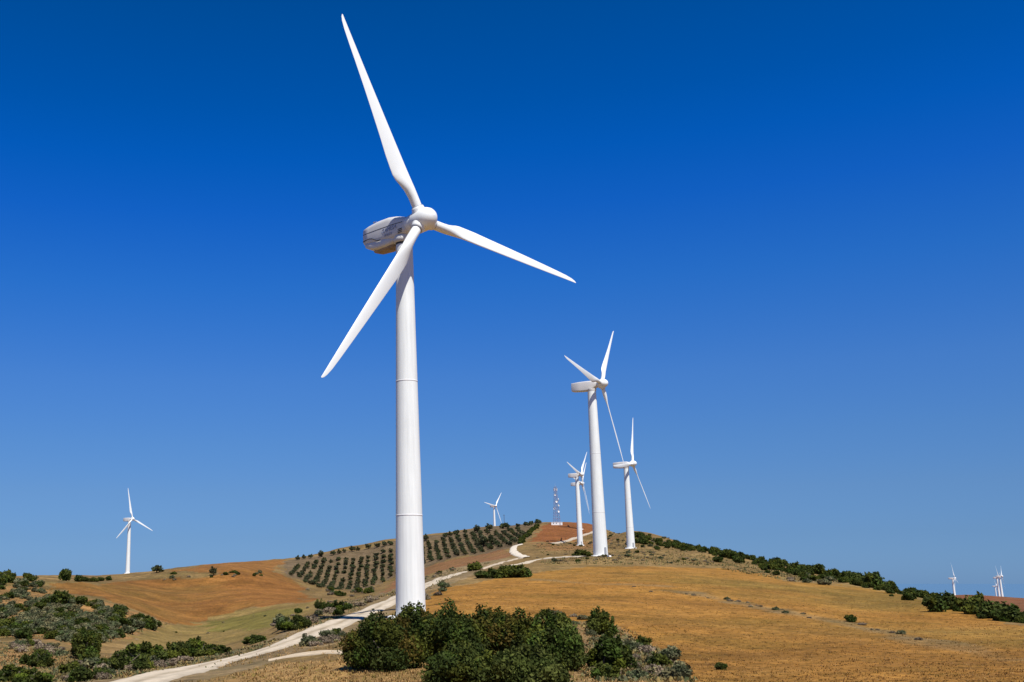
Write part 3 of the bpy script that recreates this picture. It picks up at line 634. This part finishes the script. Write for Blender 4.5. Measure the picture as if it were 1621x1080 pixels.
x, y = sub(952, 96); big_shrub('shrub', x, y, 2.9, 2.3, 11, 'solitary round bush on the bank at the lower edge of the ochre field', n=7000, leaf=.1, nl=16)
x, y = sub(966, 61); big_shrub('shrub', x, y, 2.2, 1.9, 12, 'green bush on the bare bank, just right of the big clump', n=10000, tints=G_T + [(1.6, 1.5, .8)])

# prototypes for farther plants: one mesh per variant, shared by the copies
def proto(name, kind, w, h, n, leaf, mat, tints, seed, nl, trunk=0):
    rng = np.random.default_rng(seed); V, T = leaves(rng, lumps_shrub(rng, w, h, nl) if not trunk else [(l[0], l[1], l[2] * .9 + h * .10, l[3], l[4], l[5] * .75) for l in lumps_shrub(rng, w, h, nl)], n, leaf, tints, shell=.45)
    Fq = quads(len(V)); mi = np.zeros(len(Fq), int)
    mb = MB()
    for i in range(3 if trunk else 4):
        a = rng.random() * 6.28; e = (math.cos(a) * w * .22, math.sin(a) * w * .22, h * .55)
        mb.bar((0, 0, -.3), (0, 0, h * .2) if trunk else (e[0] * .5, e[1] * .5, h * .3), .22 if trunk else .07, .14 if trunk else .05, 6); mb.bar((0, 0, h * .2) if trunk else (e[0] * .5, e[1] * .5, h * .3), e, .12 if trunk else .05, .05, 5)
    q4 = [f for f in mb.f if len(f) == 4]; b0 = len(V)
    V = np.concatenate([V, np.array([tuple(v) for v in mb.v])]); T = np.concatenate([T, np.ones((len(mb.v), 3))])
    Fq = np.concatenate([Fq, np.array(q4) + b0]); mi = np.concatenate([mi, np.ones(len(q4), int)])
    o = npmesh(name, V, Fq, mat, tint=T, midx=mi, mats=[mat, M_BARK]); me = o.data; bpy.data.objects.remove(o); return me
PR = {
 'olive': [proto('olive_tree', 't', 4.4, 3.9, 420, .36, L_OLIVE, G_T, 100 + i, 7, 1) for i in range(5)],
 'dark': [proto('shrub', 's', 4.0, 2.8, 1500, .24, L_LENT, G_T, 120 + i, 12) for i in range(5)],
 'grey': [proto('shrub', 's', 4.0, 2.4, 1500, .22, L_GREY, [(1, 1, 1), (.75, .85, .8), (1.3, 1.25, 1.3), (.7, .95, .7), (1.5, 1.35, 1.3)], 140 + i, 12) for i in range(5)],
 'dry': [proto('shrub', 's', 3.0, 1.5, 1100, .17, L_TWIG, [(1, 1, 1), (.7, .7, .75), (1.3, 1.25, 1.2), (.8, .9, .6)], 160 + i, 8) for i in range(4)],
}
rg = random.Random(77)
def put(kind, name, x, y, sx, sz, label, cat, group=None, sink=.15):
    me = rg.choice(PR[kind]); o = bpy.data.objects.new(name, me); o.location = (x, y, gz(x, y) - sink); o.rotation_euler = (0, 0, rg.random() * 6.283)
    o.scale = (sx, sx * rg.uniform(.88, 1.12), sz); col.objects.link(o); tag(o, label, cat, group); return o
def inpx(px, py, poly): return bool(inpoly(np.array([px]), np.array([py]), poly)[0])

# olive orchard: planted rows on the hillside
GO = 'olive trees planted in rows on the hillside'
ORCH = [at(*p, rmin=770) for p in [(452, 908), (470, 915), (504, 931), (568, 934), (592, 926), (615, 917), (675, 895), (734, 880), (775, 872), (806, 866)]] + \
       [at(*p, rmin=770) for p in [(828, 852), (846, 834), (800, 842), (737, 849), (673, 859), (617, 870), (540, 883), (500, 889), (470, 897)]]
orch = [(p.x, p.y) for p in ORCH]
ORS = 9.9; ux = Vector((.993, .02, 0)).normalized(); uy = Vector((.075, 1, 0)).normalized(); cnt = 0
c0 = Vector((sum(p[0] for p in orch) / len(orch), sum(p[1] for p in orch) / len(orch), 0))
for i in range(-34, 35):
    for j in range(-24, 25):
        p = c0 + ux * (i * 6.15) + uy * (j * ORS); x, y = p.x + rg.uniform(-.5, .5), p.y + rg.uniform(-.9, .9)
        if inpx(x, y, orch) and rg.random() > .05 and cnt < 298:
            s = rg.uniform(1.0, 1.35); put('olive', 'olive_tree', x, y, s, s * rg.uniform(.72, .95), 'rounded olive tree in the planted rows of the hillside orchard', 'olive tree', GO); cnt += 1
GS = 'larger trees along the orchard skyline'
for px, py, s in ((471, 887, 1.25), (481, 885, 1.2), (492, 884, 1.2), (508, 882, 1.7), (528, 879, 1.3), (537, 877, 1.2), (545, 875, 1.1), (557, 873, 1.5), (567, 872, 1.1), (583, 869, 1.5), (597, 867, 1.4), (609, 865, 1.5), (618, 863, 1.3),
                  (674, 856, 1.7), (705, 850, 1.3), (713, 849, 1.3), (722, 847, 1.6), (737, 845, 1.3), (755, 843, 1.9), (775, 840, 1.9), (797, 837, 1.8), (803, 837, 1.6), (820, 835, 1.2), (832, 833, 1.4), (841, 832, 1.5), (852, 830, 1.7)):
    p = at(px, py, rmin=800); put('olive', 'tree', p.x, p.y, s, s * .95, 'dark broad-crowned tree on the skyline above the orchard rows', 'tree', GS)
GH = 'dense hedge row down the right side of the orchard'
for k in range(17):
    t = k / 16; p = at(850 - 27 * t, 834 + 27 * t, rmin=600); put('dark', 'shrub', p.x + rg.uniform(-1, 1), p.y, rg.uniform(1.0, 1.35), rg.uniform(1.1, 1.5), 'dense dark bush in the hedge between orchard and red field', 'bush', GH)
p = at(765, 866, rmin=600); put('olive', 'tree', p.x, p.y, 2.6, 2.5, 'largest tree inside the orchard, near its right end', 'tree')
p = at(778, 862, rmin=600); put('olive', 'tree', p.x, p.y, 2.0, 1.9, 'second large tree in the orchard, just right of the largest', 'tree')

# shrub belt along the right ridge
UP = [(1005, 848), (1042, 855), (1092, 866), (1153, 876), (1211, 888), (1268, 901), (1326, 912), (1383, 926), (1460, 946), (1544, 963), (1621, 984)]
LO = [(1005, 862), (1042, 866), (1092, 873), (1153, 885), (1211, 900), (1268, 914), (1337, 924), (1383, 934), (1460, 951), (1544, 975), (1621, 990)]
GR = 'dark shrubs in the belt along the right ridge'
for k in range(270):
    px = 1008 + 640 * rg.random() ** 1.15; u = rg.random() ** (1.0 if px < 1300 else 1.8)
    yu = np.interp(px, *zip(*UP)); yl = np.interp(px, *zip(*LO)); py = yu + (yl - yu) * u
    p = at(px, py, rmin=100); d = p.xy.length; s = rg.uniform(.36, .85) * min(1.25, .42 + d / 480) * (.7 if rg.random() < .5 else 1) * (.72 if px > 1400 else 1)
    put('dark', 'evergreen_bush', p.x + rg.uniform(-2, 2), p.y + rg.uniform(-2, 4), s * 1.35, s * 1.35, 'dark evergreen shrub in the belt along the right-hand ridge line', 'bush', GR)
for px, py, d, s, sz, lab in ((1394, 920, 250, 1.1, 1.2, 'tall round bush standing up from the ridge belt'), (1488, 958, 165, .8, .75, 'large dark bush below the leftmost tiny turbine'), (1505, 955, 172, .9, .95, 'tallest dark bush below the leftmost tiny turbine'),
                             (1547, 975, 160, .9, .95, 'round dark bush between the tiny turbines at the right'), (1580, 985, 152, 1.0, .85, 'wide dark bush in front of the tiny turbine cluster'), (1600, 990, 148, .8, .7, 'dark bush near the right edge of the photo below the turbine cluster')):
    x, y = sub(px, d); put('dark', 'shrub', x, y, s * 1.12, sz * 1.18, lab, 'bush')

# left scrub patch
GL = 'grey-green scrub bushes in the left valley'
LP = [(-40, 926), (70, 926), (80, 938), (112, 943), (150, 956), (195, 968), (225, 980), (268, 986), (240, 998), (200, 1006), (165, 1020), (130, 1022), (90, 1012), (-40, 1010)]
k = 0
while k < 285:
    px, py = rg.uniform(-40, 268), rg.uniform(928, 1022)
    if not inpx(px, py, LP): continue
    if 925 < py < 968 and rg.random() < .5: continue
    k += 1; p = at(px, py, rmin=120); d = p.xy.length; s = rg.uniform(.6, 1.15) * min(1.15, .5 + d / 480)
    s *= 1.12; put(rg.choice(['grey', 'grey', 'grey', 'dark']), 'scrub_bush', p.x, p.y, s, s * .82, 'grey-green scrub bush in the thicket of the left valley', 'bush', GL)
for px, py, kd, s, sz, rm, lab in ((92, 960, 'dark', 1.9, 2.1, 120, 'tall dark bush in the upper left scrub'), (190, 975, 'dark', 1.3, 1.6, 120, 'dark bush at the right side of the left scrub, beside the ochre field'),
     (104, 921, 'dark', 1.7, 2.3, 500, 'tallest tree on the far left skyline'), (123, 921, 'dark', 1.3, 1.3, 500, 'first bush of the skyline row right of the tallest tree'), (134, 921, 'dark', 1.6, 1.3, 500, 'second bush of the far left skyline row'),
     (148, 921, 'dark', 1.5, 1.1, 500, 'third bush of the far left skyline row'), (161, 920, 'dark', 1.5, 1.2, 500, 'fourth bush of the far left skyline row'), (172, 919, 'dark', 1.3, 1.4, 500, 'last bush of the far left skyline row, nearest the lone turbine'),
     (10, 918, 'dark', 1.7, 1.6, 500, 'bush on the skyline at the left edge'), (248, 907, 'olive', 2.0, 1.6, 500, 'small tree on the slope right of the lone turbine'), (338, 911, 'olive', 1.4, 1.5, 400, 'single small tree above the orange valley field'),
     (275, 909, 'dark', 1.0, .7, 500, 'low bush between the two small slope trees'), (370, 907, 'dark', 1.3, .7, 500, 'low bush right of the single small tree on the slope')):
    p = at(px, py, rmin=rm); put(kd, 'shrub' if 'tree' not in lab.split(' ')[:3] else 'tree', p.x, p.y, s, sz, lab, 'bush' if 'bush' in lab else 'tree')
for k in range(26):
    p = at(rg.uniform(-30, 78), rg.uniform(915, 930), rmin=430); s = rg.uniform(.9, 1.7); put(rg.choice(['dark', 'grey', 'dark']), 'evergreen_shrub', p.x, p.y, s, s * .85, 'dark evergreen bush in the row along the far left skyline', 'bush', 'dark bushes along the far left skyline')
# bushes beside the track, lower left
x, y = sub(62, 98); big_shrub('shrub', x, y, 3.0, 1.7, 31, 'rounded dark green bush at the lower left, alone on orange earth', n=5000, leaf=.12, nl=12)
p = at(132, 1042, rmin=80); big_shrub('shrub', p.x, p.y, 3.4, 3.3, 32, 'tall black-green bush like a small tree, left of the track', n=6000, leaf=.13, nl=12)
for i, (px, py, w_, h_, kd, lab) in enumerate(((205, 1060, 3.6, 2.0, 'L', 'dark bush leftmost in the line beside the lower track'), (236, 1050, 3.0, 2.2, 'L', 'second bush in the line beside the lower track'), (268, 1047, 3.4, 1.8, 'L', 'third and broad bush in the line beside the lower track'),
      (305, 1040, 4.2, 1.9, 'L', 'fourth bush in the line beside the lower track, widest'), (342, 1036, 3.4, 1.1, 'L', 'last low bush in the line beside the lower track'), (20, 1078, 3.0, 1.1, 'L', 'low green bush in the lower left corner'), (55, 1082, 2.6, 1.0, 'L', 'bright green bush at the bottom edge near the lower left corner'),
      (468, 996, 4.4, 1.6, 'L', 'low rounded green bush left of the track'), (510, 966, 4.6, 2.6, 'L', 'domed dark green bush above the track, left of the big tower'), (538, 966, 3.6, 1.6, 'L', 'smaller bush joined to the right of the domed one'),
      (405, 1018, 3.2, .9, 'L', 'low flat bush beside the track, near the bend'))):
    p = at(px, py, rmin=55); big_shrub('shrub', p.x, p.y, w_, h_, 40 + i, lab, n=4500, leaf=.12, nl=11, tints=G_T + [(1.5, 1.6, .9)])
for px, py, s, sz, lab in ((753, 903, 1.3, 1.2, 'dark rounded bush left of the long dark thicket beside the track'), (765, 915, 1.2, .75, 'left end of the long dark thicket below the track'), (785, 915, 1.3, .85, 'part of the dark thicket just left of its middle'),
      (803, 914, 1.4, 1.1, 'highest bush of the dark thicket below the track'), (820, 914, 1.35, 1.1, 'dark bush near the right end of the thicket'), (832, 914, 1.0, .8, 'right end bush of the dark thicket, touching the ochre field'), (921, 881, 1.6, .9, 'dark flat bush touching the foot of the second largest turbine')):
    p = at(px, py, rmin=150); put('dark', 'shrub', p.x, p.y, s, sz, lab, 'bush')
GD = 'dry grey shrubs along the track and banks'
k = 0
DP = [([(1000, 928), (1160, 950), (1330, 982), (1460, 1010), (1460, 1016), (1330, 988), (1160, 956), (1000, 933)], 26, .28), ([(900, 985), (960, 1000), (985, 1035), (1010, 1075), (940, 1078), (925, 1010)], 16, .35), ([(10, 1012), (60, 1020), (105, 1030), (100, 1040), (30, 1036)], 22, .8), ([(265, 1000), (470, 960), (480, 972), (300, 1015)], 8, .35), ([(430, 990), (480, 960), (540, 950), (620, 940), (620, 965), (540, 985), (470, 1010)], 26, .75), ([(640, 925), (690, 915), (740, 897), (700, 905), (640, 915)], 14, .9), ([(640, 955), (690, 935), (720, 920), (700, 940), (650, 965)], 12, .6),
      ([(130, 1050), (200, 1040), (330, 1045), (370, 1055), (250, 1075), (100, 1080)], 60, .55), ([(470, 1010), (545, 998), (545, 1018), (480, 1025)], 16, .5), ([(960, 1010), (1020, 1020), (1060, 1045), (1080, 1075), (1000, 1078)], 22, .45),
      ([(840, 975), (900, 972), (930, 985), (880, 990)], 10, .55), ([(840, 884), (900, 870), (960, 868), (1100, 880), (1140, 893), (1000, 893), (860, 890)], 60, .55), ([(1180, 893), (1330, 915), (1320, 928), (1250, 922)], 14, .7), ([(840, 862), (960, 835), (1060, 852), (1050, 872), (900, 866)], 75, .8),
      ([(470, 930), (560, 936), (600, 930), (580, 945), (500, 945)], 18, 1.1), ([(200, 918), (430, 906), (430, 912), (200, 922)], 16, 1.0)]
for poly, m, sc in DP:
    xs = [p[0] for p in poly]; ys = [p[1] for p in poly]; j = 0; tries = 0
    while j < m and tries < 2000:
        tries += 1; px, py = rg.uniform(min(xs), max(xs)), rg.uniform(min(ys), max(ys))
        if not inpx(px, py, poly): continue
        p = at(px, py, rmin=55)
        if any((q.x - p.x) ** 2 + (q.y - p.y) ** 2 < (wd * .5 + 1.3) ** 2 for f_, wd in TRACKS for q in f_[::3]): continue
        j += 1; s = sc * rg.uniform(.5, 1.1); kd = rg.choice(['dry', 'dry', 'grey', 'dry', 'dark'] if sc > .3 else ['dry', 'dry', 'grey'])
        put(kd, {'dry': 'dry_shrub', 'grey': 'heath_shrub', 'dark': 'evergreen_shrub'}[kd], p.x, p.y, s, s * .85, {'dry': 'low dry grey shrub on the stony banks', 'grey': 'small grey-green scrub shrub on the stony banks', 'dark': 'small dark evergreen shrub on the stony banks'}[kd], 'shrub', {'dry': GD, 'grey': 'small grey-green shrubs on the banks', 'dark': 'small dark shrubs on the banks'}[kd], .05)
for px, py, s, lab in ((1348, 985, .34, 'single green weed bush in the middle of the right field'), (1018, 1022, .32, 'lower small dark shrub on the bank'), (1140, 1060, .20, 'tiny green bush at the foot of the field, near the bottom edge'), (1135, 890, .9, 'small dark bush at the top edge of the ochre field')):
    p = at(px, py, rmin=50); put('dark' if 'green' in lab or 'dark' in lab else 'dry', 'shrub', p.x, p.y, s, s, lab, 'bush', None, .05)

# grass, stubble and clods: nobody could count them
def near_track(x, y):
    for fine, wd in TRACKS[:2]:
        for p in fine[::3]:
            if (p.x - x) ** 2 + (p.y - y) ** 2 < (wd * .52) ** 2: return True
    return False
def tufts(name, label, polys, n, h, wd, tints, mat, seed, blades=5, rmin=45, keep=None, cat='grass'):
    rng = np.random.default_rng(seed); V = []; T = []; done = 0
    areas = [(max(p[0] for p in q) - min(p[0] for p in q)) * (max(p[1] for p in q) - min(p[1] for p in q)) for q in polys]
    for q, ar in zip(polys, areas):
        m = int(n * ar / sum(areas)); xs = [p[0] for p in q]; ys = [p[1] for p in q]
        PX = rng.uniform(min(xs), max(xs), m); PY = rng.uniform(min(ys), max(ys), m); ok = inpoly(PX, PY, q)
        for px, py in zip(PX[ok], PY[ok]):
            p = at(px, py, rmin=rmin)
            if near_track(p.x, p.y) and rng.random() < .93: continue
            dist = p.xy.length; s = (.5 + rng.random()) * h * (1 + dist / 400); tcl = np.array(tints[rng.integers(len(tints))]) * rng.uniform(.7, 1.3)
            for b_ in range(blades):
                a = rng.random() * 6.283; l = rng.uniform(.15, .8) * s; o_ = rng.normal(size=2) * wd * .8; c_ = np.array([p.x + o_[0], p.y + o_[1], p.z - .03]); tip = c_ + np.array([math.cos(a) * l, math.sin(a) * l, s * rng.uniform(.6, 1.1)])
                sdv = np.array([-math.sin(a), math.cos(a), 0]) * wd * .35; V += [c_ - sdv, c_ + sdv, tip + sdv * .3, tip - sdv * .3]; T += [tcl] * 4
    V = np.array(V); o = npmesh(name, V, quads(len(V)), mat, tint=np.array(T)); tag(o, label, cat, None, 'stuff'); return o
tufts('dry_grass', 'dry straw-coloured grass along the track and foreground', [[(150, 1085), (330, 1078), (440, 1048), (545, 1046), (700, 1060), (700, 1085)], [(0, 1085), (0, 1030), (120, 1035), (330, 1048), (440, 1010), (540, 962), (630, 945), (540, 1000), (440, 1045), (300, 1065)],
      [(540, 1050), (480, 1030), (560, 1000), (640, 975), (640, 1050)], [(900, 1085), (880, 985), (985, 990), (1060, 1035), (1110, 1085)]], 13000, .11, .10, [(.75, .68, .55), (.65, .55, .4), (.95, .85, .7), (.65, .62, .5), (.5, .55, .3)], L_STRAW, 5)
tufts('field_stubble', 'sparse stubble and small weeds scattered over the ochre field', [[(680, 1000), (690, 950), (850, 915), (960, 905), (1130, 905), (1260, 928), (1400, 945), (1621, 995), (1640, 1085), (1110, 1085), (1000, 990)]], 20000, .06, .09,
      [(.55, .40, .22), (.42, .32, .18), (.95, .80, .55), (.30, .28, .14), (.30, .22, .12), (.38, .24, .14)], L_STRAW, 6, blades=4)
tufts('ground_cover', 'low grey-green ground cover between the valley scrub bushes', [[(-20, 928), (70, 926), (150, 955), (268, 986), (240, 998), (165, 1020), (90, 1012), (-20, 1010)], [(180, 1052), (330, 1040), (470, 1005), (520, 965), (540, 950), (600, 940), (560, 972), (470, 1015), (330, 1060), (180, 1075)],
      [(0, 1015), (110, 1030), (150, 1080), (0, 1080)], [(925, 985), (985, 1000), (1050, 1040), (1090, 1080), (940, 1080)]], 9000, .15, .34, [(1, 1, 1), (.7, .8, .6), (1.3, 1.15, 1.0), (1.7, 1.3, 1.1), (2.2, 1.6, 1.1)], L_GREY, 12, blades=5, rmin=55)
tufts('roadside_weeds', 'low brownish weeds on the verges and stony slopes', [[(840, 893), (960, 868), (1130, 880), (1330, 922), (1250, 920), (1100, 895)], [(840, 864), (960, 838), (1060, 856), (1130, 878), (960, 868), (860, 880)], [(600, 945), (700, 905), (800, 885), (720, 912), (640, 950)]], 6500, .17, .40,
      [(1.6, 1.25, 1.0), (.9, .9, .7), (2.4, 1.7, 1.2), (1.3, 1.1, .9), (.6, .7, .5)], L_GREY, 8, blades=5, rmin=120)
